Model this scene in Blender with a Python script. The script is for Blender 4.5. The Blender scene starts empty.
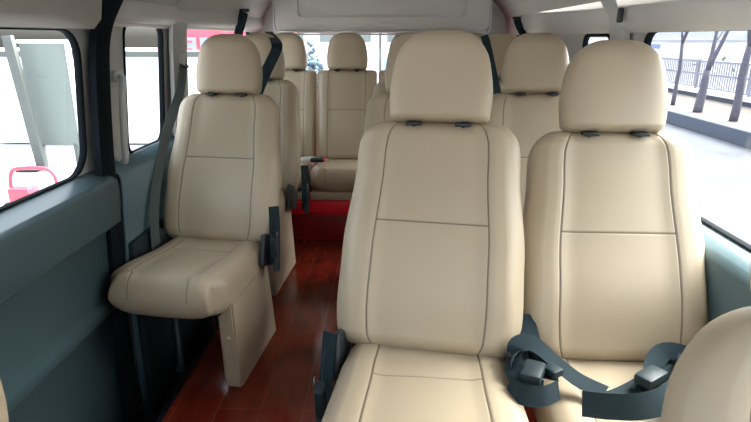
import bpy, bmesh, math, random
from mathutils import Vector, Matrix, noise
R = math.radians
COL = bpy.context.scene.collection
random.seed(7)

# ------------------------------------------------------------------ materials
def srgb(r, g, b):
    f = lambda c: (c/255/12.92) if c/255 <= .04045 else ((c/255+.055)/1.055)**2.4
    return (f(r), f(g), f(b), 1)

def mat(name, col, rough=.5, metal=0, bump=0, bscale=200, var=0, vscale=4, spec=.5, seam=None, coat=0):
    m = bpy.data.materials.new(name); m.use_nodes = True
    nt = m.node_tree; b = nt.nodes['Principled BSDF']
    b.inputs['Roughness'].default_value = rough; b.inputs['Metallic'].default_value = metal
    b.inputs['Specular IOR Level'].default_value = spec
    b.inputs['Coat Weight'].default_value = coat
    b.inputs['Base Color'].default_value = col
    src = None
    tc = nt.nodes.new('ShaderNodeTexCoord')
    if var:
        n = nt.nodes.new('ShaderNodeTexNoise'); n.inputs['Scale'].default_value = vscale
        n.inputs['Detail'].default_value = 5
        nt.links.new(tc.outputs['Object'], n.inputs['Vector'])
        mx = nt.nodes.new('ShaderNodeMix'); mx.data_type = 'RGBA'
        mx.inputs['A'].default_value = tuple(c*(1-var) for c in col[:3])+(1,)
        mx.inputs['B'].default_value = tuple(min(1, c*(1+var)) for c in col[:3])+(1,)
        nt.links.new(n.outputs['Fac'], mx.inputs['Factor'])
        src = mx.outputs['Result']
    if seam:
        a = nt.nodes.new('ShaderNodeAttribute'); a.attribute_name = 'seam'
        mx = nt.nodes.new('ShaderNodeMix'); mx.data_type = 'RGBA'
        if src: nt.links.new(src, mx.inputs['A'])
        else: mx.inputs['A'].default_value = col
        mx.inputs['B'].default_value = seam
        nt.links.new(a.outputs['Fac'], mx.inputs['Factor'])
        src = mx.outputs['Result']
    if src: nt.links.new(src, b.inputs['Base Color'])
    if bump:
        n = nt.nodes.new('ShaderNodeTexNoise'); n.inputs['Scale'].default_value = bscale
        n.inputs['Detail'].default_value = 3
        nt.links.new(tc.outputs['Object'], n.inputs['Vector'])
        bp = nt.nodes.new('ShaderNodeBump'); bp.inputs['Strength'].default_value = bump
        bp.inputs['Distance'].default_value = .002
        nt.links.new(n.outputs['Fac'], bp.inputs['Height'])
        nt.links.new(bp.outputs['Normal'], b.inputs['Normal'])
    return m

M = {}
M['leather'] = mat('beige_leather', (.45, .372, .262, 1), .42, bump=.12, bscale=420, var=.06, vscale=3, seam=(.12, .095, .07, 1))
M['leather_side'] = mat('beige_vinyl_panel', (.44, .365, .26, 1), .5, bump=.1, bscale=300, var=.05)
M['black_plastic'] = mat('black_plastic', (.02, .024, .028, 1), .45)
M['dark_metal'] = mat('dark_steel', (.03, .03, .035, 1), .4, .6)
M['chrome'] = mat('chrome', (.6, .6, .6, 1), .2, 1)
M['belt'] = mat('belt_webbing', (.016, .030, .037, 1), .85, spec=.2, bump=.5, bscale=600)
M['belt_grey'] = mat('grey_belt_webbing', (.075, .095, .09, 1), .8, bump=.4, bscale=600)
M['buckle'] = mat('belt_buckle_plastic', (.014, .028, .034, 1), .5, spec=.35)
M['teal'] = mat('teal_door_plastic', (.085, .145, .165, 1), .36, bump=.15, bscale=500, var=.08, vscale=2)
M['pillar'] = mat('grey_pillar_plastic', (.42, .43, .42, 1), .45, bump=.1, bscale=400)
M['roof'] = mat('headliner', (.56, .54, .51, 1), .9, bump=.2, bscale=700, var=.05)
M['rubber'] = mat('black_rubber', (.005, .008, .010, 1), .9, spec=.12)
M['step_dark'] = mat('dark_step_surface', (.012, .022, .028, 1), .7, bump=.3)
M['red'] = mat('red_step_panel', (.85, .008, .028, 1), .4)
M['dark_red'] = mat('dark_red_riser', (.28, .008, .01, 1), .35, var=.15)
M['handle'] = mat('light_grey_handle', (.5, .52, .52, 1), .35)

def wood_floor():
    m = bpy.data.materials.new('red_wood_floor'); m.use_nodes = True
    nt = m.node_tree; b = nt.nodes['Principled BSDF']
    tc = nt.nodes.new('ShaderNodeTexCoord')
    mp = nt.nodes.new('ShaderNodeMapping'); mp.inputs['Rotation'].default_value = (0, 0, R(90))
    nt.links.new(tc.outputs['Object'], mp.inputs['Vector'])
    br = nt.nodes.new('ShaderNodeTexBrick')
    br.inputs['Scale'].default_value = 1; br.inputs['Brick Width'].default_value = 1.1
    br.inputs['Row Height'].default_value = .15; br.inputs['Mortar Size'].default_value = .0022
    br.inputs['Color1'].default_value = (.17, .022, .010, 1); br.inputs['Color2'].default_value = (.13, .016, .009, 1)
    br.inputs['Mortar'].default_value = (.16, .05, .04, 1)
    nt.links.new(mp.outputs['Vector'], br.inputs['Vector'])
    mp2 = nt.nodes.new('ShaderNodeMapping'); mp2.inputs['Scale'].default_value = (10, 2.5, 1)
    nt.links.new(tc.outputs['Object'], mp2.inputs['Vector'])
    n = nt.nodes.new('ShaderNodeTexNoise'); n.inputs['Scale'].default_value = 2.2; n.inputs['Detail'].default_value = 8
    nt.links.new(mp2.outputs['Vector'], n.inputs['Vector'])
    cr = nt.nodes.new('ShaderNodeValToRGB')
    cr.color_ramp.elements[0].position = .3; cr.color_ramp.elements[0].color = (.7, .65, .65, 1)
    cr.color_ramp.elements[1].position = .75; cr.color_ramp.elements[1].color = (1.25, 1.2, 1.15, 1)
    nt.links.new(n.outputs['Fac'], cr.inputs['Fac'])
    mx = nt.nodes.new('ShaderNodeMix'); mx.data_type = 'RGBA'; mx.blend_type = 'MULTIPLY'; mx.inputs['Factor'].default_value = 1
    nt.links.new(br.outputs['Color'], mx.inputs['A']); nt.links.new(cr.outputs['Color'], mx.inputs['B'])
    nt.links.new(mx.outputs['Result'], b.inputs['Base Color'])
    b.inputs['Roughness'].default_value = .13
    bp = nt.nodes.new('ShaderNodeBump'); bp.inputs['Strength'].default_value = .15; bp.inputs['Distance'].default_value = .001
    nt.links.new(n.outputs['Fac'], bp.inputs['Height']); nt.links.new(bp.outputs['Normal'], b.inputs['Normal'])
    return m
M['floor'] = wood_floor()

def glass():
    m = bpy.data.materials.new('window_glass'); m.use_nodes = True
    nt = m.node_tree; nt.nodes.clear()
    o = nt.nodes.new('ShaderNodeOutputMaterial'); t = nt.nodes.new('ShaderNodeBsdfTransparent')
    t.inputs['Color'].default_value = (.93, .97, .97, 1)
    g = nt.nodes.new('ShaderNodeBsdfGlossy'); g.inputs['Roughness'].default_value = .02
    mx = nt.nodes.new('ShaderNodeMixShader'); mx.inputs['Fac'].default_value = .05
    nt.links.new(t.outputs[0], mx.inputs[1]); nt.links.new(g.outputs[0], mx.inputs[2])
    nt.links.new(mx.outputs[0], o.inputs['Surface'])
    return m
M['glass'] = glass()

# ------------------------------------------------------------------ helpers
def link(name, bm, m, parent=None, smooth=True, loc=None):
    me = bpy.data.meshes.new(name)
    bmesh.ops.recalc_face_normals(bm, faces=bm.faces[:])
    bm.to_mesh(me); bm.free()
    if smooth:
        for p in me.polygons: p.use_smooth = True
    o = bpy.data.objects.new(name, me); COL.objects.link(o)
    me.materials.append(m)
    if parent: o.parent = parent
    if loc: o.location = loc
    return o

def auto(o, ang=35):
    me = o.data
    me.update()
    bm = bmesh.new(); bm.from_mesh(me)
    for e in bm.edges:
        if len(e.link_faces) == 2 and e.calc_face_angle(0) > R(ang): e.smooth = False
    bm.to_mesh(me); bm.free()
    return o

def empty(name, loc=(0, 0, 0), rz=0):
    o = bpy.data.objects.new(name, None); COL.objects.link(o)
    o.location = loc; o.rotation_euler = (0, 0, rz); o.empty_display_size = .1
    return o

def tag(o, label=None, cat=None, group=None, kind=None):
    if label: o['label'] = label
    if cat: o['category'] = cat
    if group: o['group'] = group
    if kind: o['kind'] = kind
    return o

def box(bm, c, s, bev=0, rot=None, seg=2):
    r = bmesh.ops.create_cube(bm, size=1)
    vs = r['verts']
    for v in vs: v.co = Vector((v.co.x*s[0], v.co.y*s[1], v.co.z*s[2]))
    if bev:
        es = list({e for v in vs for e in v.link_edges})
        rr = bmesh.ops.bevel(bm, geom=es, offset=bev, segments=seg, profile=.5, affect='EDGES')
        vs = list({v for f in rr['faces'] for v in f.verts} | {v for v in vs if v.is_valid})
    for v in vs:
        if rot: v.co = rot @ v.co
        v.co += Vector(c)

def tube(bm, pts, r, seg=10, closed=False):
    pts = [Vector(p) for p in pts]; n = len(pts)
    rs = r if isinstance(r, (list, tuple)) else [r]*n
    rings = []; pu = None
    for i, p in enumerate(pts):
        if closed: t = pts[(i+1) % n]-pts[i-1]
        else: t = pts[min(i+1, n-1)]-pts[max(i-1, 0)]
        t.normalize()
        if pu is None:
            a = Vector((0, 0, 1)) if abs(t.z) < .8 else Vector((1, 0, 0))
            u = t.cross(a).normalized()
        else: u = (pu-t*pu.dot(t)).normalized()
        pu = u; w = t.cross(u)
        rings.append([bm.verts.new(p+(u*math.cos(k*2*math.pi/seg)+w*math.sin(k*2*math.pi/seg))*rs[i]) for k in range(seg)])
    for i in range(n if closed else n-1):
        a, b = rings[i], rings[(i+1) % n]
        for k in range(seg): bm.faces.new((a[k], a[(k+1) % seg], b[(k+1) % seg], b[k]))
    if not closed: bm.faces.new(rings[0]); bm.faces.new(rings[-1][::-1])

def smooth_path(pts, sub=6):
    pts = [Vector(p) for p in pts]; out = []
    for i in range(len(pts)-1):
        p0 = pts[max(i-1, 0)]; p1 = pts[i]; p2 = pts[i+1]; p3 = pts[min(i+2, len(pts)-1)]
        for k in range(sub):
            t = k/sub
            out.append(.5*((2*p1)+(p2-p0)*t+(2*p0-5*p1+4*p2-p3)*t*t+(3*p1-p0-3*p2+p3)*t**3))
    out.append(pts[-1]); return out

def strap(bm, pts, wdirs, width=.047, th=.0016):
    """flat webbing along pts; wdirs = direction across the webbing at each control point"""
    P = smooth_path(pts, 6); Wd = smooth_path(wdirs, 6)
    rings = []
    for i, p in enumerate(P):
        t = (P[min(i+1, len(P)-1)]-P[max(i-1, 0)]).normalized()
        w = Wd[i]; w = (w-t*w.dot(t)).normalized(); nrm = t.cross(w)
        a, b = w*width/2, nrm*th
        rings.append([bm.verts.new(p+q) for q in (a+b*.4, a-b*.4, -a-b*.4, -a+b*.4)])
    for i in range(len(rings)-1):
        for k in range(4): bm.faces.new((rings[i][k], rings[i][(k+1) % 4], rings[i+1][(k+1) % 4], rings[i+1][k]))
    bm.faces.new(rings[0]); bm.faces.new(rings[-1][::-1])

def sstep(a, b, x):
    t = max(0, min(1, (x-a)/(b-a))); return t*t*(3-2*t)

def pad(W, T, L, frame, us=.6, hseams=(), hfull=(), r0=.03, r1=.04, n=5, bol=.012, puff=.006, yoff=None, nback=4.0, step=.022):
    """closed upholstered pad. W(s) half width, T thickness, L length, frame(x, f, s)->Vector,
       f positive = out of the seating face. returns bmesh with float layer 'seam' """
    e = .003
    ss = set()
    for k in range(9):
        a = k/8*math.pi/2
        ss.add(round(r0*(1-math.cos(a)), 5)); ss.add(round(L-r1*(1-math.cos(a)), 5))
    k = int(L/step)
    for i in range(1, k): ss.add(round(L*i/k, 5))
    hs = list(hseams)+list(hfull)
    ss = [s for s in ss if all(abs(s-h) > 2.2*e for h in hs)]
    for h in hs: ss += [h-2*e, h-e, h, h+e, h+2*e]
    ss = sorted(ss)
    wm = W(L*.5); eu = e/wm
    uu = set()
    for k in range(0, 33):
        a = k/32*math.pi; c = math.cos(a)
        uu.add(round(math.copysign(abs(c)**(2/n), c), 5))
    for k in range(-9, 10): uu.add(round(k/10, 5))
    vs_ = [us, -us] if us else []
    uu = [u for u in uu if all(abs(u-h) > 2.2*eu for h in vs_)]
    for h in vs_: uu += [h-2*eu, h-eu, h, h+eu, h+2*eu]
    uu = sorted(uu)
    u2 = []
    for u in uu:
        if not u2 or abs(u-u2[-1]) > .003: u2.append(u)
    uu = u2
    bm = bmesh.new(); lay = bm.verts.layers.float.new('seam')
    bk = [math.copysign(abs(math.cos(k/14*math.pi))**(2/n), math.cos(k/14*math.pi)) for k in range(1, 14)]
    rings = []
    for s in ss:
        w = W(s)
        t = T/2
        if s < r0: t = T/2*math.sqrt(max(.0016, 1-((r0-s)/r0)**2))
        if s > L-r1: t = T/2*math.sqrt(max(.0016, 1-((r1-(L-s))/r1)**2))
        ring = []
        for u in uu:
            f = t*(max(0, 1-abs(u)**n))**(1/n)
            k = t/(T/2)
            if us:
                f += k*bol*sstep(us*.75, us*1.15, abs(u))*(1-sstep(.8, 1, abs(u)))
                if abs(u) < us: f += k*puff*(1-(u/us)**2)
            sm = 0
            if us and abs(abs(u)-us) < eu*.5 and (not hfull or hfull[0] <= s <= hfull[-1]): sm = 1
            for h in hseams:
                if abs(s-h) < e*.5 and abs(u) <= us+.01: sm = 1
            for h in hfull:
                if abs(s-h) < e*.5: sm = 1
            if sm: f -= .0035*k
            if yoff: f += yoff(u, s)*(1-sstep(.85, 1, abs(u)))
            v = bm.verts.new(frame(u*w, f, s)); v[lay] = sm; ring.append(v)
        for u in bk:
            f = -t*(max(0, 1-abs(u)**nback))**(1/nback)
            v = bm.verts.new(frame(u*w, f, s)); v[lay] = 0; ring.append(v)
        rings.append(ring)
    N = len(rings[0])
    for i in range(len(rings)-1):
        a, b = rings[i], rings[i+1]
        for k in range(N): bm.faces.new((a[k], a[(k+1) % N], b[(k+1) % N], b[k]))
    bm.faces.new(rings[0]); bm.faces.new(rings[-1][::-1])
    return bm

def corner(s, L, r0, r1):
    d = 0
    if s < r0: d += r0-math.sqrt(max(0, r0*r0-(r0-s)**2))
    if s > L-r1: d += r1-math.sqrt(max(0, r1*r1-(r1-(L-s))**2))
    return d

# ------------------------------------------------------------------ seat
BL, HL, CL = .627, .246, .47
def lerp_tab(tab, s):
    for (a, va), (b, vb) in zip(tab, tab[1:]):
        if s <= b: return va+(vb-va)*sstep(a, b, s) if s >= a else va
    return tab[-1][1]
def back_W(s): return lerp_tab([(0, .242), (.12, .250), (.26, .246), (.5, .222), (.62, .214)], s)-corner(s, BL, .055, .078)
def bench_W(s): return .204-corner(s, BL, .03, .03)
def cab_W(s): return lerp_tab([(0, .255), (.25, .255), (.62, .205)], s)-corner(s, BL, .05, .14)
def head_W(s): return lerp_tab([(0, .134), (.07, .139), (.236, .118)], s)-corner(s, HL, .018, .088)
def cush_W(s): return lerp_tab([(0, .20), (.15, .212), (.40, .219), (.47, .218)], s)-corner(s, CL, .03, .035)
def tilt_frame(alpha, y0, z0):
    ca, sa = math.cos(alpha), math.sin(alpha)
    return lambda x, f, s: Vector((x, y0+s*sa-f*ca, z0+s*ca+f*sa))

def seat_protos(alpha, zs=.45, bw=None, cs=1.05):
    hk = .78 if bw is cab_W else 1
    parts = {}
    fr = tilt_frame(alpha, .055, zs-.02)
    def lum(u, s): return .016*math.exp(-((s-.17)/.13)**2)-.006*sstep(.35, .6, s)
    parts['backrest'] = pad(bw or back_W, .11, BL, fr, us=.66 if bw is cab_W else .62, hseams=(.345,), r0=.045, r1=.05, yoff=lum, n=4)
    y1 = .055+(BL+.005)*math.sin(alpha); z1 = zs-.02+(BL+.005)*math.cos(alpha)
    fr2 = tilt_frame(alpha*.55, y1-.022, z1-.004)
    parts['headrest'] = pad(lambda q: head_W(q)*hk, .115, HL, fr2, us=.0, r0=.022, r1=.06, n=3.2, bol=0, puff=0)
    def cf(x, f, s):
        return Vector((x*(.87 if bw is bench_W else 1)*cs, .075-s*(.88 if bw is bench_W else 1), zs-.075+f+.02*sstep(.0, .5, s)))
    parts['cushion'] = pad(cush_W, .15, CL+.045, cf, us=.60, hseams=(.175,), hfull=(), r0=.03, r1=.045, n=6, bol=.012, puff=.004,
                           yoff=lambda u, s: -.006*math.exp(-((s-.2)/.1)**2))
    return parts, (y1, z1)

def make_seat(label, group, alpha=R(21), zs=.45, base='side', bw=None):
    root = empty('passenger_seat')
    tag(root, label, 'seat', group)
    P, (y1, z1) = seat_protos(alpha, zs, bw, .98 if base == 'side' else 1.05)
    for k, bm in P.items(): link(k, bm, M['leather'], root)
    # headrest posts with guides
    hd = root.children[1] if False else [c for c in root.children if c.name.startswith('headrest')][0]
    for s in (-1, 1):
        bm = bmesh.new(); tube(bm, [(s*.066, y1-.06, z1-.06), (s*.066, y1-.03, z1+.05)], .006)
        link('headrest_post', bm, M['dark_metal'], root)
        bm = bmesh.new(); box(bm, (s*.066, y1-.052, z1-.002), (.042, .034, .010), .003)
        link('post_guide', bm, M['black_plastic'], root)
    if base == 'side':
        # upholstered support panel on the aisle side (x<0 or >0 handled by scale), wall side black leg
        bm = bmesh.new()
        pts = [(-.315, 0), (-.325, .05), (-.345, zs-.09), (.06, zs-.09), (.12, 0)]
        vs = [[bm.verts.new(((.163 if y < 0 else .135)+x*(.060 if y < 0 else .068), y, z)) for (y, z) in pts] for x in (0, 1)]
        bm.faces.new(vs[0]); bm.faces.new(vs[1][::-1])
        for k in range(5): bm.faces.new((vs[0][k], vs[0][(k+1) % 5], vs[1][(k+1) % 5], vs[1][k]))
        bmesh.ops.bevel(bm, geom=bm.edges[:], offset=.008, segments=2, affect='EDGES')
        auto(link('base_panel', bm, M['leather_side'], root))
        bm = bmesh.new(); tube(bm, [(.195, -.342, .22), (.195, -.320, .22)], .007)
        link('bolt_cap', bm, M['leather_side'], root)
        bm = bmesh.new(); tube(bm, [(-.06, -.24, zs-.12), (-.06, -.24, .03), (-.06, -.24, 0)], [.014, .014, .02])
        link('leg', bm, M['black_plastic'], root)
        bm = bmesh.new(); tube(bm, [(-.06, .02, zs-.12), (-.06, .04, 0)], .014)
        link('leg', bm, M['black_plastic'], root)
    elif base == 'box':
        bm = bmesh.new(); box(bm, (0, -.12, (zs-.12)/2), (.30, .36, zs-.12), .01)
        auto(link('seat_base', bm, M['black_plastic'], root))
    elif base == 'bench':
        bm = bmesh.new(); box(bm, (0, -.17, .30), (.39, .40, .05), .006)
        auto(link('seat_base', bm, M['leather_side'], root))
    if base in ('side', 'box'):
        bm = bmesh.new(); box(bm, (0, -.17, zs-.125), (.36, .38, .02), .004)
        auto(link('seat_frame', bm, M['black_plastic'], root))
    for s in ((-1, 1) if base != 'bench' else ()):
        # recliner side cover at the hinge between cushion and back
        bm = bmesh.new()
        box(bm, (s*.222, .03, zs-.03), (.022, .15, .13), .01, rot=Matrix.Rotation(R(-18), 3, 'X'))
        auto(link('hinge_cover', bm, M['black_plastic'], root))
    return root

def copy_thing(root, loc, rz, label, group=None, flip=False):
    r = root.copy(); COL.objects.link(r); r.location = loc; r.rotation_euler = (0, 0, rz)
    r['label'] = label
    if group: r['group'] = group
    for ch in list(root.children):
        c = ch.copy(); COL.objects.link(c); c.parent = r
        for g in ch.children:
            d = g.copy(); COL.objects.link(d); d.parent = c
    if flip: r.scale = (-1, 1, 1)
    return r

G1 = 'passenger seats of the van'
s1 = make_seat('beige leather passenger seat nearest the aisle in the first row, high headrest', G1, base='box')
s1.location = (.084, 1.28, .002); s1.rotation_euler = (0, 0, R(-10))
s2 = copy_thing(s1, (.592, 1.285, -.024), R(-1.5), 'beige leather passenger seat beside the large right window in the first row')
s4 = copy_thing(s1, (.102, 2.14, 0), R(-1), 'beige seat mostly hidden directly behind the first-row aisle seat')
s5 = copy_thing(s1, (.590, 2.14, 0), R(-1), 'beige seat whose headrest shows between the two first-row headrests')
s6 = copy_thing(s1, (.11, 2.93, 0), 0, 'beige aisle seat in the third row, hidden behind two aisle seats')
s7 = copy_thing(s1, (.60, 2.93, 0), 0, 'beige third-row seat with warm lit headrest seen between nearer headrests')
for c_ in s1.children:
    if c_.name.startswith('cushion'): c_.rotation_euler = (0, 0, R(6)); c_.location = (.012, 0, 0)
s3 = make_seat('single beige leather seat beside the sliding door, cushion over the step', 'single seats on the door side', base='side')
s3.location = (-.722, 2.115, -.003); s3.rotation_euler = (0, 0, R(-8))
s8 = copy_thing(s3, (-.757, 2.87, .004), R(-6), 'single beige seat directly behind the seat beside the sliding door')
# rear bench row
G4 = 'seats of the rear bench row'
rb = make_seat('leftmost beige seat of the rear bench row under the rear window', G4, alpha=R(17), base='bench', bw=bench_W)
rb.location = (-.722, 3.70, 0)
copy_thing(rb, (-.308, 3.70, 0), 0, 'beige rear bench seat at the end of the aisle with a belt tongue on it')
copy_thing(rb, (.106, 3.70, 0), 0, 'beige rear bench seat hidden behind the middle column of headrests')
copy_thing(rb, (.52, 3.70, 0), 0, 'beige rear bench seat in the far right corner')
# front seats
G0 = 'front cab seats'
f1 = make_seat('pale beige front cab seat cut off by the lower right corner of the view', G0, alpha=R(19), zs=.33, base='box', bw=cab_W)
f1.location = (.615, .47, -.02)
copy_thing(f1, (-.765, .43, -.02), 0, 'front cab seat by the left door, only a sliver at the lower left edge')

# ------------------------------------------------------------------ body shell
XL, XR = -1.05, .90
Y0, Y1 = -.9, 4.3
def xl(z): return XL+.09*max(0, z-.79)
def xr(z): return XR-.08*max(0, z-.735)

def rrect(a0, a1, b0, b1, r, seg=8, rs=None):
    rs = rs or (r, r, r, r); out = []
    for (cx, cy, rr, a) in ((a1-rs[0], b1-rs[0], rs[0], 0), (a0+rs[1], b1-rs[1], rs[1], 90), (a0+rs[2], b0+rs[2], rs[2], 180), (a1-rs[3], b0+rs[3], rs[3], 270)):
        for k in range(seg+1):
            t = R(a+90*k/seg); out.append((cx+rr*math.cos(t), cy+rr*math.sin(t)))
    return out

def wall(name, outer, holes, mapf, outdir, th, m, kind='structure'):
    bm = bmesh.new(); es = []
    for lp in [outer]+holes:
        vs = [bm.verts.new((a, b, 0)) for a, b in lp]
        for i in range(len(vs)): es.append(bm.edges.new((vs[i], vs[(i+1) % len(vs)])))
    bmesh.ops.triangle_fill(bm, edges=es, use_beauty=True)
    fs = bm.faces[:]
    r = bmesh.ops.extrude_face_region(bm, geom=fs)
    nv = {g for g in r['geom'] if isinstance(g, bmesh.types.BMVert)}
    for v in bm.verts:
        p = Vector(mapf(v.co.x, v.co.y))
        if v in nv: p += Vector(outdir)*th
        v.co = p
    o = link(name, bm, m, smooth=False)
    tag(o, kind=kind); return o

def window(n, hole, mapf, outdir):
    w = empty('window_%d' % n); tag(w, kind='structure')
    c = sum((Vector(mapf(a, b)) for a, b in hole), Vector())/len(hole)
    bm = bmesh.new()
    bm.faces.new([bm.verts.new(Vector(mapf(a, b))+Vector(outdir)*.008) for a, b in hole])
    link('pane', bm, M['glass'], w, smooth=False)
    bm = bmesh.new(); cy = sum(a for a, b in hole)/len(hole); cz = sum(b for a, b in hole)/len(hole)
    rows = []
    for a, b in hole:
        d = Vector((a-cy, b-cz)).normalized(); o_ = Vector(outdir)
        P3 = lambda k, q: Vector(mapf(a+d.x*k, b+d.y*k))+o_*q
        rows.append([bm.verts.new(p) for p in (P3(.010, -.001), P3(.009, -.006), P3(0, -.007), P3(-.004, -.003), P3(-.005, .012), P3(.002, .018), P3(.012, .018))])
    for i in range(len(rows)):
        p, q = rows[i], rows[(i+1) % len(rows)]
        for k in range(6): bm.faces.new((p[k], p[k+1], q[k+1], q[k]))
    link('gasket', bm, M['rubber'], w)

mL = lambda y, z: (xl(z), y, z)
mR = lambda y, z: (xr(z), y, z)
mB = lambda x, z: (x, Y1, z)
hL = [rrect(.25, 1.845, .80, 1.262, .09), rrect(2.165, 2.53, .795, 1.292, .055), rrect(2.80, 4.08, .80, 1.285, .06)]
hL.append(rrect(-.78, .12, .78, 1.262, .09))
wall('wall_left', [(Y0, -.32), (Y1, -.32), (Y1, 1.36), (Y0, 1.36)], hL, mL, (-1, 0, 0), .016, M['pillar'])
for i, h in enumerate(hL[:3]): window(i+1, h, mL, (-1, 0, 0))
hR = [rrect(.35, 2.018, .735, 1.258, .06), rrect(2.33, 2.66, .76, 1.247, .05), rrect(3.4, 4.12, .76, 1.25, .06)]
hR.append(rrect(-.78, .22, .735, 1.258, .06))
wall('wall_right', [(Y0, 0), (Y1, 0), (Y1, 1.36), (Y0, 1.36)], hR, mR, (1, 0, 0), .016, M['pillar'])
for i, h in enumerate(hR[:3]): window(i+4, h, mR, (1, 0, 0))
window(9, hL[3], mL, (-1, 0, 0)); window(10, hR[3], mR, (1, 0, 0))
hB = [(-.84, .88), (.07, .88), (.07, 1.215), (.01, 1.277), (-.76, 1.277), (-.84, 1.22)]
wall('wall_rear', [(-1.05, .0), (.90, .0), (.90, 1.66), (-1.05, 1.66)], [hB], mB, (0, 1, 0), .016, M['pillar'])
window(7, hB, mB, (0, 1, 0))
mF = lambda x, z: (x, Y0, z)
hF = rrect(-.9, .75, .88, 1.5, .1)
wall('wall_front', [(-1.05, -.3), (.90, -.3), (.90, 1.66), (-1.05, 1.66)], [hF], mF, (0, -1, 0), .016, M['pillar'])
window(8, hF, mF, (0, -1, 0))

def extrude_profile(name, prof, ya, yb, m, th=None, ny=1, kind='structure', smooth=True):
    bm = bmesh.new(); rows = []
    for i in range(ny+1):
        y = ya+(yb-ya)*i/ny
        rows.append([bm.verts.new((x, y, z)) for x, z in prof])
    for a, b in zip(rows, rows[1:]):
        for k in range(len(prof)-1): bm.faces.new((a[k], a[k+1], b[k+1], b[k]))
    o = link(name, bm, m, smooth=smooth); auto(o, 25)
    if th:
        md = o.modifiers.new('s', 'SOLIDIFY'); md.thickness = th; md.offset = 0
    if kind: tag(o, kind=kind)
    return o
# left lower trim: front (sliding door) panel and rear quarter panel
lp = [(-1.05, .790), (-1.045, .789), (-.972, .772), (-.962, .762), (-.960, .74), (-.968, .62), (-1.0, .595), (-1.0, .375), (-.984, .355), (-.984, .325), (-1.0, .305), (-1.02, .05), (-1.02, -.30)]
extrude_profile('trim_1', lp, Y0, 1.87, M['teal'], .012)
lp2 = [(-1.045, .792), (-1.04, .789), (-.985, .77), (-.978, .75), (-1.01, .3), (-1.02, -.30)]
extrude_profile('trim_2', lp2, 1.94, Y1, M['teal'], .012)
rp = [(.897, .724), (.89, .722), (.84, .71), (.83, .69), (.845, .4), (.85, 0)]
extrude_profile('trim_3', rp, Y0, Y1, M['teal'], .012)
# roof
roofp = [(-.998, 1.285), (-.985, 1.30), (-.965, 1.36), (-.92, 1.45), (-.82, 1.535), (-.62, 1.60), (-.35, 1.63), (.2, 1.63), (.46, 1.60), (.66, 1.535), (.77, 1.45), (.825, 1.36), (.84, 1.285), (.855, 1.265)]
rpth = smooth_path([(x, 0, z) for x, z in roofp], 4)
extrude_profile('ceiling', [(p.x, p.z) for p in rpth], Y0, Y1, M['roof'], .02)
# left header pad over the front window and its lower lip
bm = bmesh.new()
prof = [(-1.0, 1.275), (-.965, 1.272), (-.94, 1.30), (-.93, 1.36), (-.90, 1.42)]
o = extrude_profile('trim_4', prof, Y0, 1.87, M['roof'], .012)
o = extrude_profile('trim_5', [(-1.005, 1.30), (-.975, 1.297), (-.955, 1.32), (-.95, 1.37)], 1.99, Y1, M['roof'], .01)
o = extrude_profile('trim_6', [(.862, 1.262), (.84, 1.262), (.822, 1.29), (.812, 1.375)], Y0, 4.1, M['roof'], .01)

# black door seal running up the wall
def rib(name, path, yc, wy, th, m):
    bm = bmesh.new(); P = smooth_path(path, 5); rings = []
    for i, p in enumerate(P):
        t = (P[min(i+1, len(P)-1)]-P[max(i-1, 0)]).normalized(); nrm = Vector((t.z, 0, -t.x))
        if nrm.dot(Vector((-.1, 0, .9))-p) < 0: nrm = -nrm
        c = Vector((p.x, yc+p.y, p.z))
        rings.append([bm.verts.new(c+nrm*a+Vector((0, b, 0))) for a, b in ((-.005, -wy/2), (th*.7, -wy/2), (th, -wy*.3), (th, wy*.3), (th*.7, wy/2), (-.005, wy/2))])
    for a, b in zip(rings, rings[1:]):
        for k in range(6): bm.faces.new((a[k], a[(k+1) % 6], b[(k+1) % 6], b[k]))
    bm.faces.new(rings[0]); bm.faces.new(rings[-1][::-1])
    o = link(name, bm, m); auto(o, 50); tag(o, kind='structure'); return o
rib('trim_7', [(-1.015, -.09, -.28), (-1.01, -.09, .2), (-1.0, -.075, .42), (-1.0, -.05, .6), (-1.015, -.02, .8), (-1.0, 0, 1.1), (-.985, .02, 1.25), (-.95, .06, 1.36), (-.90, .09, 1.45), (-.80, .11, 1.53), (-.6, .12, 1.60)], 1.915, .095, .03, M['rubber'])
rib('trim_8', [(-1.02, 0, .8), (-1.0, 0, 1.1), (-.985, 0, 1.28), (-.955, 0, 1.38), (-.90, 0, 1.47), (-.79, 0, 1.545)], 2.665, .18, .018, M['pillar'])
rib('trim_9', [(.885, 0, .78), (.86, 0, 1.1), (.84, 0, 1.27), (.82, .05, 1.36), (.77, .10, 1.45), (.66, .13, 1.535)], 2.20, .14, .022, M['pillar'])

bm = bmesh.new(); box(bm, (-.985, 2.25, .12), (.03, .60, .76), .01)  # near-black panel laid over the lower wall behind the door seal
o = auto(link('trim_15', bm, M['step_dark'])); tag(o, kind='structure')
bm = bmesh.new(); box(bm, (.795, 2.10, 1.315), (.016, .028, .05), .005)
o = link('trim_14', bm, M['black_plastic']); tag(o, kind='structure')
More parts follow.
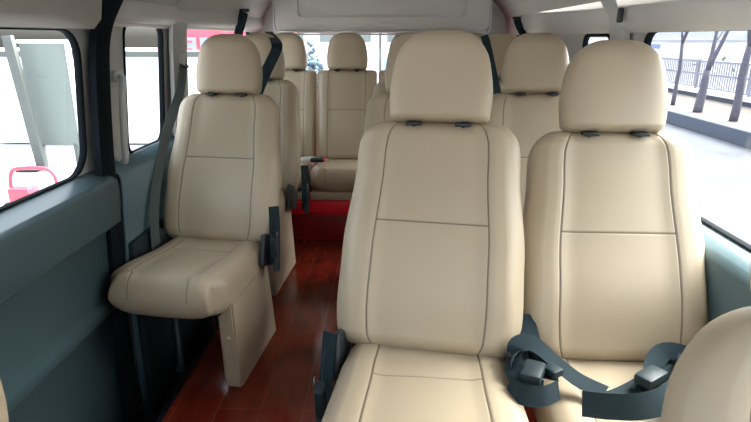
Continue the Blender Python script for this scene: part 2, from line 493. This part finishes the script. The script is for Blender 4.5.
# floor with the step well by the door
WX, WY = -.775, 2.56
bm = bmesh.new()
def quad(bm, *ps): bm.faces.new([bm.verts.new(p) for p in ps])
for (xa, xb, ya, yb) in ((WX, .87, Y0, Y1), (-1.05, WX, WY, Y1)):
    box(bm, ((xa+xb)/2, (ya+yb)/2, -.02), (xb-xa, yb-ya, .04))
o = link('floor', bm, M['floor'], smooth=False); tag(o, kind='structure')
bm = bmesh.new()
box(bm, ((-1.05+WX)/2, (Y0+WY)/2, -.29), (WX+1.05, WY-Y0, .04))
box(bm, (WX+.006, (Y0+WY)/2, -.155), (.012, WY-Y0, .23))
box(bm, ((-1.05+WX)/2, WY+.01, -.155), (WX+1.05, .02, .23))
o = link('trim_10', bm, M['step_dark'], smooth=False); tag(o, kind='structure')
bm = bmesh.new(); box(bm, (WX-.004, (Y0+WY)/2, -.006), (.02, WY-Y0, .018), .004)
o = link('trim_11', bm, M['rubber']); tag(o, kind='structure')

# rear platform under the bench row
pf = empty('rear_platform', (-.08, 3.785, 0)); tag(pf, 'dark red raised platform with a bright red step edge under the rear bench', 'platform')
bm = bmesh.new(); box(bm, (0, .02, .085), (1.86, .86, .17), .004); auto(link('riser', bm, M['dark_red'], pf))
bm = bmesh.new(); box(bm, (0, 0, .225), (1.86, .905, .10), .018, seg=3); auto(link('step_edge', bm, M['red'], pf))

# rear header panel
bm = bmesh.new()
out = rrect(-.815, .66, 1.288, 1.62, .07, rs=(.02, .02, .05, .05))
rec = rrect(-.66, .505, 1.378, 1.60, .03)
es = []
for lp_ in (out, rec):
    vs = [bm.verts.new((a, 4.08, b)) for a, b in lp_]
    for i in range(len(vs)): es.append(bm.edges.new((vs[i], vs[(i+1) % len(vs)])))
bmesh.ops.triangle_fill(bm, edges=es, use_beauty=True)
n = len(out)
ring0 = [v for v in bm.verts][:n]; ring1 = [v for v in bm.verts][n:2*n]
def skirt(ring, dy, sc=1, cx=-.08, cz=1.45):
    new = [bm.verts.new((cx+(v.co.x-cx)*sc, v.co.y+dy, cz+(v.co.z-cz)*sc)) for v in ring]
    for i in range(len(ring)): bm.faces.new((ring[i], ring[(i+1) % len(ring)], new[(i+1) % len(ring)], new[i]))
    return new
a = skirt(ring0, .012, 1.012); skirt(a, .2, 1.0)
b = skirt(ring1, .015, .99); bm.faces.new(b)
o = link('trim_12', bm, M['roof'], smooth=False); tag(o, kind='structure')
# welt line between headliner and the rear header panel
bm = bmesh.new(); tube(bm, [(x+.0, 4.083, z) for x, z in rrect(-.825, .67, 1.262, 1.63, .05)], .006, 8, closed=True)
box(bm, (-.08, 4.09, 1.280), (1.44, .05, .018), .005)
o = link('trim_13', bm, M['handle']); tag(o, kind='structure')

# grab handle on the door pillar
gh = empty('grab_handle', (-1.0, 2.035, .95)); tag(gh, 'light grey vertical grab handle on the pillar beside the narrow left window', 'handle')
def ghl(y, z, o=0): return Vector((xl(z)+.012+o-gh.location.x, y-2.15, z-.95))
bm = bmesh.new(); P = smooth_path([ghl(2.20, 1.105), ghl(2.165, 1.095, .035), ghl(2.14, 1.05, .042), ghl(2.135, .95, .044), ghl(2.14, .86, .042), ghl(2.155, .80, .035), ghl(2.19, .785)], 5)
tube(bm, P, .0125, 12); link('grip', bm, M['handle'], gh)
for (y, z) in ((2.20, 1.105), (2.19, .785)):
    bm = bmesh.new(); q = ghl(y, z); box(bm, q, (.03, .05, .045), .01); link('mount', bm, M['handle'], gh)

# ------------------------------------------------------------------ belts
BG = 'seat belts'
def belt_thing(name, label, cat='seat belt'):
    r = empty(name); tag(r, label, cat, BG); return r
def add_strap(root, name, pts, wd, width=.047, m='belt'):
    bm = bmesh.new()
    if not isinstance(wd, list): wd = [wd]*len(pts)
    strap(bm, pts, wd, width); return auto(link(name, bm, M[m], root))
def add_buckle(root, c, rot, size=(.045, .085, .022), red=False):
    bm = bmesh.new(); box(bm, c, size, .006, rot=rot); b = link('buckle', bm, M['buckle'], root)
    return b

# 1 shoulder belt of the single seat by the door: pillar anchor, webbing falling to the floor
t = belt_thing('shoulder_belt', 'grey shoulder belt hanging from the pillar behind the sliding-door window')
bm = bmesh.new(); box(bm, (-.985, 2.755, 1.16), (.03, .05, .075), .012, rot=Matrix.Rotation(R(20), 3, 'X')) if False else box(bm, (-.982, 2.655, 1.14), (.03, .05, .08), .012)
link('anchor_cover', bm, M['handle'], t)
bm = bmesh.new(); tube(bm, [(-.975, 2.625, 1.12), (-.957, 2.63, 1.11), (-.957, 2.68, 1.11), (-.975, 2.685, 1.12)], .005); link('guide_loop', bm, M['black_plastic'], t)
add_strap(t, 'webbing', [(-.965, 2.64, 1.12), (-.965, 2.56, 1.0), (-.965, 2.36, .85), (-.953, 2.17, .665), (-.945, 2.09, .5), (-.945, 2.07, .2)], Vector((.45, .88, 0)), .042, 'belt_grey')
# 2 diagonal belt by the row-3 single seat
t = belt_thing('shoulder_belt', 'dark shoulder belt crossing diagonally in front of the second left headrest')
add_strap(t, 'webbing', [(-.86, 4.04, 1.28), (-.70, 3.38, 1.25), (-.555, 2.76, 1.222), (-.548, 2.73, 1.185), (-.598, 2.72, 1.09), (-.653, 2.72, .974), (-.70, 2.72, .86)], [Vector((1, .2, 0)), Vector((1, .2, 0)), Vector((1, .2, 0)), Vector((1, 0, .1)), Vector((1, .0, -.4)), Vector((1, 0, -.4)), Vector((1, 0, -.4))], .05)
# 3 ceiling strap left
t = belt_thing('ceiling_belt', 'short dark belt strap coming out of the ceiling above the door-side seat')
add_strap(t, 'webbing', [(-.915, 3.62, 1.392), (-.93, 3.60, 1.33), (-.955, 3.58, 1.24), (-.975, 3.57, 1.12)], Vector((1, 1, .3)), .06)
bm = bmesh.new(); box(bm, (-.915, 3.625, 1.40), (.06, .03, .02), .004); link('slot_cover', bm, M['black_plastic'], t)
# 4 ceiling strap right
t = belt_thing('ceiling_belt', 'short dark belt strap coming out of the ceiling on the right above the second row')
add_strap(t, 'webbing', [(.785, 3.78, 1.35), (.795, 3.72, 1.30), (.81, 3.64, 1.24), (.83, 3.60, 1.12)], Vector((1, -.6, -.2)), .045)
bm = bmesh.new(); box(bm, (.785, 3.785, 1.357), (.05, .03, .018), .004); link('slot_cover', bm, M['black_plastic'], t)
# 5 diagonal belt right (between headrests)
t = belt_thing('shoulder_belt', 'thin dark shoulder belt slanting down behind the first-row aisle headrest')
add_strap(t, 'webbing', [(.425, 2.76, 1.25), (.441, 2.75, 1.207), (.501, 2.75, .991), (.53, 2.75, .85)], Vector((1, .3, .2)), .04)

def hip_buckle(name, x, y, z, label, h=.15, lean=0):
    """stalk with buckle standing up at the hip, webbing loop hanging beside the cushion"""
    t = empty(name, (x, y, z)); tag(t, label, 'seat belt', 'buckles beside the seats')
    add_strap(t, 'webbing', [(.0, .05, .06), (.004, .035, 0), (.008, .0, -.08), (.010, -.03, -.16)], Vector((.8, .7, .1)), .046)
    add_strap(t, 'stalk', [(.006, -.015, .04), (.012, -.03, -.02), (.014, -.045, -.10), (.014, -.05, -.15)], Vector((0, 1, .1)), .03)
    bm = bmesh.new(); box(bm, (.016, -.045, -.075), (.024, .048, .085), .007, rot=Matrix.Rotation(R(8), 3, 'X'))
    auto(link('buckle', bm, M['buckle'], t))
    bm = bmesh.new(); box(bm, (.018, -.03, -.15), (.02, .05, .07), .006, rot=Matrix.Rotation(R(-18), 3, 'X'))
    auto(link('tongue', bm, M['buckle'], t))
    bm = bmesh.new(); box(bm, (.029, -.045, -.04), (.003, .02, .05), .001); link('chrome_trim', bm, M['chrome'], t)['label'] = 'chrome strip'
    return t
hip_buckle('seat_belt', -.475, 2.10, .53, 'dark belt and buckle hanging on the aisle side of the sliding-door seat')
hip_buckle('seat_belt', -.465, 2.86, .53, 'dark belt and buckle hanging beside the second single seat')
t = hip_buckle('seat_belt', -.158, 1.24, .45, 'dark belt and buckle on the aisle side of the first-row aisle seat')
t.scale = (-1, 1, 1)

# buckles heap between the two first-row seats
t = belt_thing('buckle_bundle', 'dark coiled belt and buckle stuffed between the two first-row cushions')
add_strap(t, 'webbing', [(.325, 1.34, .56), (.325, 1.29, .51), (.315, 1.22, .49), (.31, 1.14, .48)], [Vector((1, 0, 0))]*4, .05)
add_strap(t, 'webbing', [(.29, 1.17, .478), (.31, 1.225, .515), (.35, 1.235, .52), (.395, 1.20, .495), (.44, 1.15, .475), (.49, 1.11, .468)], [Vector((.3, 1, .5))]*3+[Vector((.4, 1, .2))]*3, .047)
add_strap(t, 'webbing', [(.30, 1.20, .50), (.292, 1.16, .495), (.31, 1.12, .475), (.35, 1.11, .472)], [Vector((.7, .3, .6))]*4, .045)
add_strap(t, 'webbing', [(.352, 1.335, .545), (.362, 1.28, .50), (.375, 1.22, .488), (.372, 1.15, .474)], [Vector((1, 0, -.2))]*4, .05)
add_strap(t, 'webbing', [(.275, 1.13, .468), (.30, 1.085, .475), (.345, 1.08, .478), (.385, 1.11, .474)], [Vector((.1, .5, .9))]*4, .045)
bm = bmesh.new(); box(bm, (.335, 1.155, .49), (.05, .075, .026), .008, rot=Matrix.Rotation(R(-25), 3, 'Z')); auto(link('buckle', bm, M['buckle'], t))
bm = bmesh.new(); box(bm, (.385, 1.165, .488), (.035, .04, .02), .006, rot=Matrix.Rotation(R(35), 3, 'Z')); auto(link('tongue', bm, M['buckle'], t))
# lap belt lying on the right cushion
t = belt_thing('lap_belt', 'folded dark lap belt lying across the right first-row cushion')
add_strap(t, 'webbing', [(.71, 1.23, .49), (.67, 1.20, .480), (.60, 1.15, .470), (.52, 1.10, .466), (.46, 1.08, .466)], [Vector((-.3, 1, .1))]*5, .05)
add_strap(t, 'webbing', [(.415, 1.045, .485), (.47, 1.03, .49), (.53, 1.025, .495), (.60, 1.05, .50), (.67, 1.12, .50), (.72, 1.20, .51)], [Vector((0, .35, 1)), Vector((0, .4, 1)), Vector((0, .5, 1)), Vector((0, .9, .8)), Vector((-.5, 1, .3)), Vector((-.8, 1, .2))], .055)
add_strap(t, 'webbing', [(.72, 1.20, .51), (.68, 1.235, .505), (.635, 1.20, .49), (.60, 1.14, .48)], [Vector((0, .9, .5))]*4, .045)
bm = bmesh.new(); box(bm, (.60, 1.135, .495), (.075, .045, .026), .008, rot=Matrix.Rotation(R(35), 3, 'Z')); auto(link('buckle', bm, M['buckle'], t))
# belt tongue on the rear bench
t = belt_thing('lap_belt', 'small dark belt tongue with pale webbing lying on the rear bench cushion')
add_strap(t, 'webbing', [(-.60, 3.55, .485), (-.54, 3.57, .488), (-.49, 3.60, .478)], Vector((0, 1, .4)), .045, 'handle')
bm = bmesh.new(); box(bm, (-.485, 3.56, .482), (.085, .05, .025), .008); auto(link('buckle', bm, M['buckle'], t))
bm = bmesh.new(); box(bm, (-.438, 3.56, .483), (.014, .04, .02), .004); link('red_button', bm, M['red'], t)['label'] = 'red release button'

# ------------------------------------------------------------------ outside
GZ = -.60
def asphalt():
    m = mat('shade_mottled_road', (.062, .070, .088, 1), .95, var=.5, vscale=.9, bump=.4, bscale=60)  # strong noise mottling puts dappled tree shade into the asphalt colour
    return m
M['road'] = asphalt()
M['soil'] = mat('dry_soil', (.11, .092, .085, 1), 1, var=.45, vscale=2.5)
M['brush'] = mat('grey_brush_ground', (.075, .078, .105, 1), 1, var=.4, vscale=1.2)
M['kerb'] = mat('kerb_concrete', (.07, .085, .115, 1), .9, var=.1)
M['conc'] = mat('pale_concrete', (.42, .43, .45, 1), .9, var=.08)
M['bark'] = mat('tree_bark', (.10, .095, .12, 1), .9, var=.4, vscale=14, bump=.6, bscale=40)
M['leaf'] = mat('sparse_leaves', (.16, .24, .12, 1), .8)
M['fence'] = mat('fence_wire', (.20, .205, .25, 1), .6)
M['white'] = mat('white_wall_paint', (.75, .76, .78, 1), .8, var=.03)
M['bwin'] = mat('dark_window', (.12, .15, .2, 1), .2)
M['car_red'] = mat('red_car_paint', (.75, .06, .10, 1), .3, coat=.6)
M['car_win'] = mat('car_window', (.22, .24, .28, 1), .15)
M['tyre'] = mat('tyre_rubber', (.03, .03, .03, 1), .8)
M['board'] = mat('pale_green_board', (.13, .155, .145, 1), .6, var=.04)
M['post'] = mat('grey_post', (.075, .085, .08, 1), .7, var=.15)
M['cart'] = mat('red_cart_paint', (.62, .05, .08, 1), .4)
M['blue'] = mat('blue_car_paint', (.16, .22, .42, 1), .35)

bm = bmesh.new(); box(bm, (-5, 10, GZ-.05), (200, 200, .1)); o = link('ground', bm, M['conc'], smooth=False); tag(o, kind='structure')
bm = bmesh.new(); box(bm, (3.8, 20, GZ+.005), (5.2, 80, .01)); o = link('road', bm, M['road'], smooth=False); tag(o, kind='structure')
def struct_box(name, c, s, m, bev=0):
    bm = bmesh.new(); box(bm, c, s, bev); o = link(name, bm, m, smooth=False); tag(o, kind='structure'); return o
struct_box('kerb', (6.35, 20, GZ+.14), (.35, 60, .28), M['kerb'], .02)
struct_box('verge', (7.5, 20, GZ+.13), (2.1, 60, .26), M['soil'])
struct_box('low_wall', (8.6, 20, GZ+.20), (.25, 60, .42), M['kerb'])
struct_box('wall_coping', (8.6, 20, GZ+.42), (.36, 60, .10), M['white'], .01)
struct_box('far_lot', (25, 20, GZ+.12), (30, 80, .24), M['brush'])
# fence: posts, rails and mesh of wires
fe = empty('mesh_fence', (8.6, 20, GZ+.46)); tag(fe, 'long grey wire mesh fence on the low wall across the road', 'fence')
for z in (.06, .42, .76):
    bm = bmesh.new(); box(bm, (0, 0, z), (.05, 44, .05)); link('rail', bm, M['fence'], fe, smooth=False)
for k in range(18):
    bm = bmesh.new(); box(bm, (0, -21+k*2.5, .40), (.07, .07, .82)); link('post', bm, M['fence'], fe, smooth=False)
bm = bmesh.new()
k = -21.4
while k < 22:
    box(bm, (0, k, .41), (.012, .045, .70)); k += .11
link('mesh_panel', bm, M['fence'], fe, smooth=False)

def tree(x, y, z, h, r, lean, seed, label, fork=None, leaves=False, leaf_n=400):
    rnd = random.Random(seed); t = empty('roadside_tree', (x, y, z)); tag(t, label, 'tree', 'bare trees along the road')
    bm = bmesh.new(); tips = []
    def grow(p, d, L, r, lv):
        n = 5; pts = [p]; q = p.copy(); dd = d.copy()
        for i in range(n):
            dd = (dd+Vector((rnd.uniform(-.08, .08), rnd.uniform(-.08, .08), .03))).normalized()
            q = q+dd*L/n; pts.append(q.copy())
        r2 = r*(.72 if lv == 0 else .35)
        tube(bm, pts, [r+(r2-r)*i/n for i in range(n+1)], 8 if lv < 2 else 5)
        tips.append(q.copy())
        if lv >= 4: return
        for k in range(3 if lv else (fork or 4)):
            a = rnd.uniform(0, 6.28); sp = rnd.uniform(.35, .8) if lv else rnd.uniform(.25, .5)
            nd = (dd+Vector((math.cos(a), math.sin(a), .1))*sp).normalized()
            base = pts[-1] if (lv == 0 or k == 0) else pts[rnd.randint(2, 4)]
            grow(base, nd, L*(rnd.uniform(.85, 1.15) if lv == 0 else rnd.uniform(.5, .75))*(1.5 if lv == 0 and h < 1.2 else 1), r2*(.75 if lv == 0 else .8), lv+1)
    grow(Vector((0, 0, -.05)), Vector(lean).normalized(), h, r, 0)
    link('trunk', bm, M['bark'], t)
    bm = bmesh.new()
    for i in range(leaf_n):
        c = rnd.choice(tips)+Vector((rnd.gauss(0, .25), rnd.gauss(0, .25), rnd.gauss(0, .2)))
        s = rnd.uniform(.03, .07); n_ = Matrix.Rotation(rnd.uniform(0, 6.28), 3, Vector((rnd.random()+.01, rnd.random(), rnd.random())).normalized())
        bm.faces.new([bm.verts.new(c+n_ @ Vector(q)) for q in ((-s, -s*.5, 0), (s, -s*.5, 0), (s, s*.5, .01), (-s, s*.5, .01))])
    link('leaves', bm, M['leaf'], t, smooth=False)
    return t
VZ = GZ+.26


tree(6.87, 14.1, VZ, 1.5, .055, (.04, -.10, 1), 3, 'thinnest bare tree outside the right window, nearest the white building', leaf_n=150)
tree(6.78, 12.76, VZ, .95, .105, (.03, -.12, 1), 5, 'thick forked bare tree in the middle of the right window', fork=2, leaf_n=300)
tree(6.76, 11.35, VZ, 1.5, .085, (.05, -.20, 1), 8, 'leaning bare tree at the right edge of the right window', leaf_n=700)
wb = empty('white_building', (25, 60, GZ+.24)); tag(wb, 'long low white building far behind the fence, seen through the right window', 'building')
bm = bmesh.new(); box(bm, (0, 0, .7), (6, 26, 1.4)); link('wall', bm, M['white'], wb, smooth=False)
bm = bmesh.new(); box(bm, (0, 0, 1.45), (6.6, 26.6, .14)); link('roof', bm, M['conc'], wb, smooth=False)
for k in range(6):
    bm = bmesh.new(); box(bm, (-3.01, -10+k*4, .9), (.06, 2.6, .35)); link('window', bm, M['blue'], wb, smooth=False)
# low hills
def hill(name, cx, cy, rx, ry, h, m, seed):
    bm = bmesh.new(); N = 36; K = 8; rings = []
    for j in range(K):
        f = j/K
        rings.append([bm.verts.new((cx+rx*(1-f)*math.cos(i/N*6.2832), cy+ry*(1-f)*math.sin(i/N*6.2832),
                      GZ+h*math.sin(f*math.pi/2)*(1+.25*noise.noise(Vector((i*.35+seed, f*3, 0)))))) for i in range(N)])
    for a, b in zip(rings, rings[1:]):
        for i in range(N): bm.faces.new((a[i], a[(i+1) % N], b[(i+1) % N], b[i]))
    bm.faces.new(rings[-1])
    o = link(name, bm, m); tag(o, kind='structure')
M['hill'] = mat('pale_hill', (.085, .10, .13, 1), 1, var=.15, vscale=.1)
hill('hill', 80, 125, 60, 80, 22, M['hill'], 1)

# ---- left side: board, post, cart, vehicles
def thing_box(root, name, c, s, m, bev=0, rot=None):
    bm = bmesh.new(); box(bm, c, s, bev, rot=rot); return auto(link(name, bm, m, root))
lo = empty('panel_board', (-4.88, 8.0, GZ)); tag(lo, 'large pale green board standing upright outside the big left window', 'board')
thing_box(lo, 'board', (.0, 0, 1.05), (.66, .05, 1.44), M['board'], .006)
thing_box(lo, 'frame', (.35, 0, 1.0), (.05, .07, 1.6), M['white'], .005)
thing_box(lo, 'frame', (0, 0, 1.79), (.70, .07, .05), M['white'], .005)
for x in (-.25, .25): thing_box(lo, 'leg', (x, 0, .18), (.05, .06, .36), M['post'])
ps_ = empty('steel_post', (-5.02, 7.8, GZ)); tag(ps_, 'grey leaning steel post in front of the pale green board', 'post')
thing_box(ps_, 'shaft', (-.12, 0, .92), (.13, .08, 1.9), M['post'], .004, rot=Matrix.Rotation(R(-5), 3, 'Y'))
thing_box(ps_, 'base_plate', (-.2, 0, .02), (.3, .3, .04), M['dark_metal'])
wt = empty('white_storage_box', (-5.0, 9.8, GZ)); tag(wt, 'white container box behind the pale green board', 'container')
thing_box(wt, 'body', (-.2, .6, .78), (3.8, 1.2, 1.5), M['white'], .01)
thing_box(wt, 'lid', (-.2, .6, 1.57), (3.9, 1.3, .09), M['post'], .01)
for x in (-1.2, 0.2, 1.2): thing_box(wt, 'rib', (x, -.015, .78), (.06, .05, 1.4), M['conc'])
ct = empty('hand_cart', (-3.68, 5.5, GZ)); tag(ct, 'red tubular hand cart with a small motor outside the left window', 'cart')
bm = bmesh.new(); tube(bm, smooth_path([(-.27, .0, .05), (-.26, 0, .35), (-.235, 0, .50), (-.15, 0, .56), (.12, 0, .56), (.21, 0, .50), (.235, 0, .35), (.24, 0, .05)], 6), .02)
link('handle_frame', bm, M['cart'], ct)
thing_box(ct, 'motor_housing', (-.10, -.05, .30), (.22, .2, .16), M['cart'], .02)
thing_box(ct, 'fuel_cap', (-.06, -.05, .395), (.08, .08, .03), M['white'], .01)
thing_box(ct, 'engine_block', (.06, -.05, .22), (.12, .16, .2), M['conc'], .015)
thing_box(ct, 'tray', (-.02, 0, .12), (.5, .4, .03), M['dark_metal'], .005)
for s in (-1, 1):
    bm = bmesh.new(); tube(bm, [(s*.28-.02, 0, .1), (s*.32-.02, 0, .1)], .1, 16); link('wheel', bm, M['tyre'], ct)

def minivan(loc, rz, L, H, label, cm, name='parked_van'):
    r = empty(name, loc, rz); tag(r, label, 'vehicle')
    prof = [(-.5, .16), (-.5, .50), (-.42, .56), (-.33, .90), (-.26, .98), (.44, 1.0), (.485, .93), (.5, .5), (.5, .16)]
    bm = bmesh.new(); W = 1.7
    a = [bm.verts.new((x*L, -W/2*(1 if z < .6 else .93), z*H)) for x, z in prof]
    b = [bm.verts.new((x*L, W/2*(1 if z < .6 else .93), z*H)) for x, z in prof]
    n = len(prof); bm.faces.new(a); bm.faces.new(b[::-1])
    for i in range(n): bm.faces.new((a[i], a[(i+1) % n], b[(i+1) % n], b[i]))
    bmesh.ops.bevel(bm, geom=bm.edges[:], offset=.05, segments=3, affect='EDGES')
    auto(link('body', bm, cm, r), 40)
    for (x0, x1) in ((-.30, -.12), (-.10, .14), (.16, .43)):
        for s in (-1, 1):
            thing_box(r, 'side_window', ((x0+x1)/2*L, s*(W/2*.935+.01), .74*H), ((x1-x0)*L, .04, .24*H), M['car_win'], .015)
    thing_box(r, 'bumper', (-.5*L, 0, .22*H), (.16, 1.6, .2*H), M['black_plastic'], .03)
    for sx in (-.33, .32):
        for s in (-1, 1):
            bm = bmesh.new(); tube(bm, [(sx*L, s*W/2-.1*s, .17*H), (sx*L, s*W/2+.02*s, .17*H)], .17*H, 20); w = link('wheel', bm, M['tyre'], r)
            bm = bmesh.new(); tube(bm, [(sx*L, s*W/2+.02*s, .17*H), (sx*L, s*W/2+.035*s, .17*H)], .09*H, 14); link('hub_cap', bm, M['conc'], w)
    return r
rv = minivan((-5.55, 18.9, GZ), 0, 4.8, 2.15, 'bright red parked van seen through the narrow left windows', M['car_red'])
# faded red lettering strokes on its window
bm = bmesh.new()
for k, (x, z, w, h, a) in enumerate([(-.95, .75, .10, .26, 0), (-.80, .80, .18, .06, 10), (-.80, .69, .16, .06, -8), (-.55, .78, .07, .28, 8), (-.42, .70, .16, .06, 0), (-.15, .78, .22, .06, 0), (-.10, .68, .06, .2, 10), (.10, .74, .16, .08, 20)]):
    box(bm, (x, -.835, 1.62+(z-.75)*2), (w, .012, h), rot=None)
o = link('window_lettering', bm, M['car_red'], rv, smooth=False); o['label'] = 'red lettering strokes on the side window'
# behind the van (rear window)
bb = empty('pale_building', (-1.2, 40, GZ)); tag(bb, 'pale building with a row of windows far behind the rear window', 'building')
thing_box(bb, 'wall', (0, 2, 1.6), (16, 4, 3.2), M['white'])
for k in range(6): thing_box(bb, 'window', (-5.5+k*2.3, -.02, 1.95), (1.2, .08, .8), M['board'])
def bush(loc, rx, rz_, n, label, m):
    rnd = random.Random(4); r = empty('round_tree', loc); tag(r, label, 'tree')
    bm = bmesh.new(); tube(bm, [(0, 0, 0), (0, 0, .7)], .08); link('trunk', bm, M['bark'], r)
    bm = bmesh.new()
    for i in range(n):
        a, b = rnd.uniform(0, 6.28), rnd.uniform(-1, 1); q = rnd.random()**.33
        c = Vector((rx*q*math.cos(a)*math.sqrt(1-b*b), rx*q*math.sin(a)*math.sqrt(1-b*b), .9+rz_*q*b*(1+.3*math.sin(a*3))))
        rr = bmesh.ops.create_icosphere(bm, subdivisions=1, radius=rnd.uniform(.03, .07), matrix=Matrix.Translation(c))
    link('foliage', bm, m, r)
M['haze_leaf'] = mat('blue_green_foliage', (.10, .15, .19, 1), .9, var=.3)
bush((-2.25, 14.2, GZ), .55, .75, 1100, 'blue-green round tree seen through the rear window between headrests', M['haze_leaf'])
pl = empty('utility_pole', (-.30, 14.0, GZ)); tag(pl, 'thin grey utility pole outside the rear window', 'pole')
bm = bmesh.new(); tube(bm, [(0, 0, 0), (0, 0, 4.5)], .035); link('shaft', bm, M['post'], pl)
thing_box(pl, 'crossarm', (0, 0, 4.2), (.8, .06, .06), M['post'])
bc = minivan((.55, 16, GZ), R(90), 3.6, 1.6, 'blue parked car seen through the right end of the rear window', M['blue'], 'parked_car')

# ------------------------------------------------------------------ light
w = bpy.data.worlds.new('World'); bpy.context.scene.world = w; w.use_nodes = True
nt = w.node_tree; bg = nt.nodes['Background']
sky = nt.nodes.new('ShaderNodeTexSky'); sky.sky_type = 'NISHITA'; sky.sun_disc = False
sky.sun_elevation = R(48); sky.sun_rotation = R(60); sky.dust_density = 6; sky.air_density = 1.0; sky.ozone_density = 1
hs = nt.nodes.new('ShaderNodeHueSaturation'); hs.inputs['Saturation'].default_value = .35
nt.links.new(sky.outputs[0], hs.inputs['Color']); nt.links.new(hs.outputs[0], bg.inputs['Color'])
bg.inputs['Strength'].default_value = 1.1
sd = bpy.data.lights.new('sun', 'SUN'); sd.energy = 5.5; sd.angle = R(1.5); sd.color = (1, .95, .88)
so = bpy.data.objects.new('sun', sd); COL.objects.link(so)
so.rotation_euler = Vector((.13, .35, .93)).to_track_quat('Z', 'Y').to_euler()

# ------------------------------------------------------------------ camera
cd = bpy.data.cameras.new('camera'); co = bpy.data.objects.new('camera', cd); COL.objects.link(co)
cd.sensor_width = 36; cd.lens = 36*560/751; cd.clip_start = .02; cd.clip_end = 500
co.location = (0, 0, 1.24); co.rotation_euler = (R(90-17.2), 0, R(1.7))
sc = bpy.context.scene; sc.camera = co
sc.view_settings.view_transform = 'Standard'; sc.view_settings.look = 'None'
sc.view_settings.gamma = 1; sc.view_settings.use_curve_mapping = False
sc.view_settings.exposure = .30
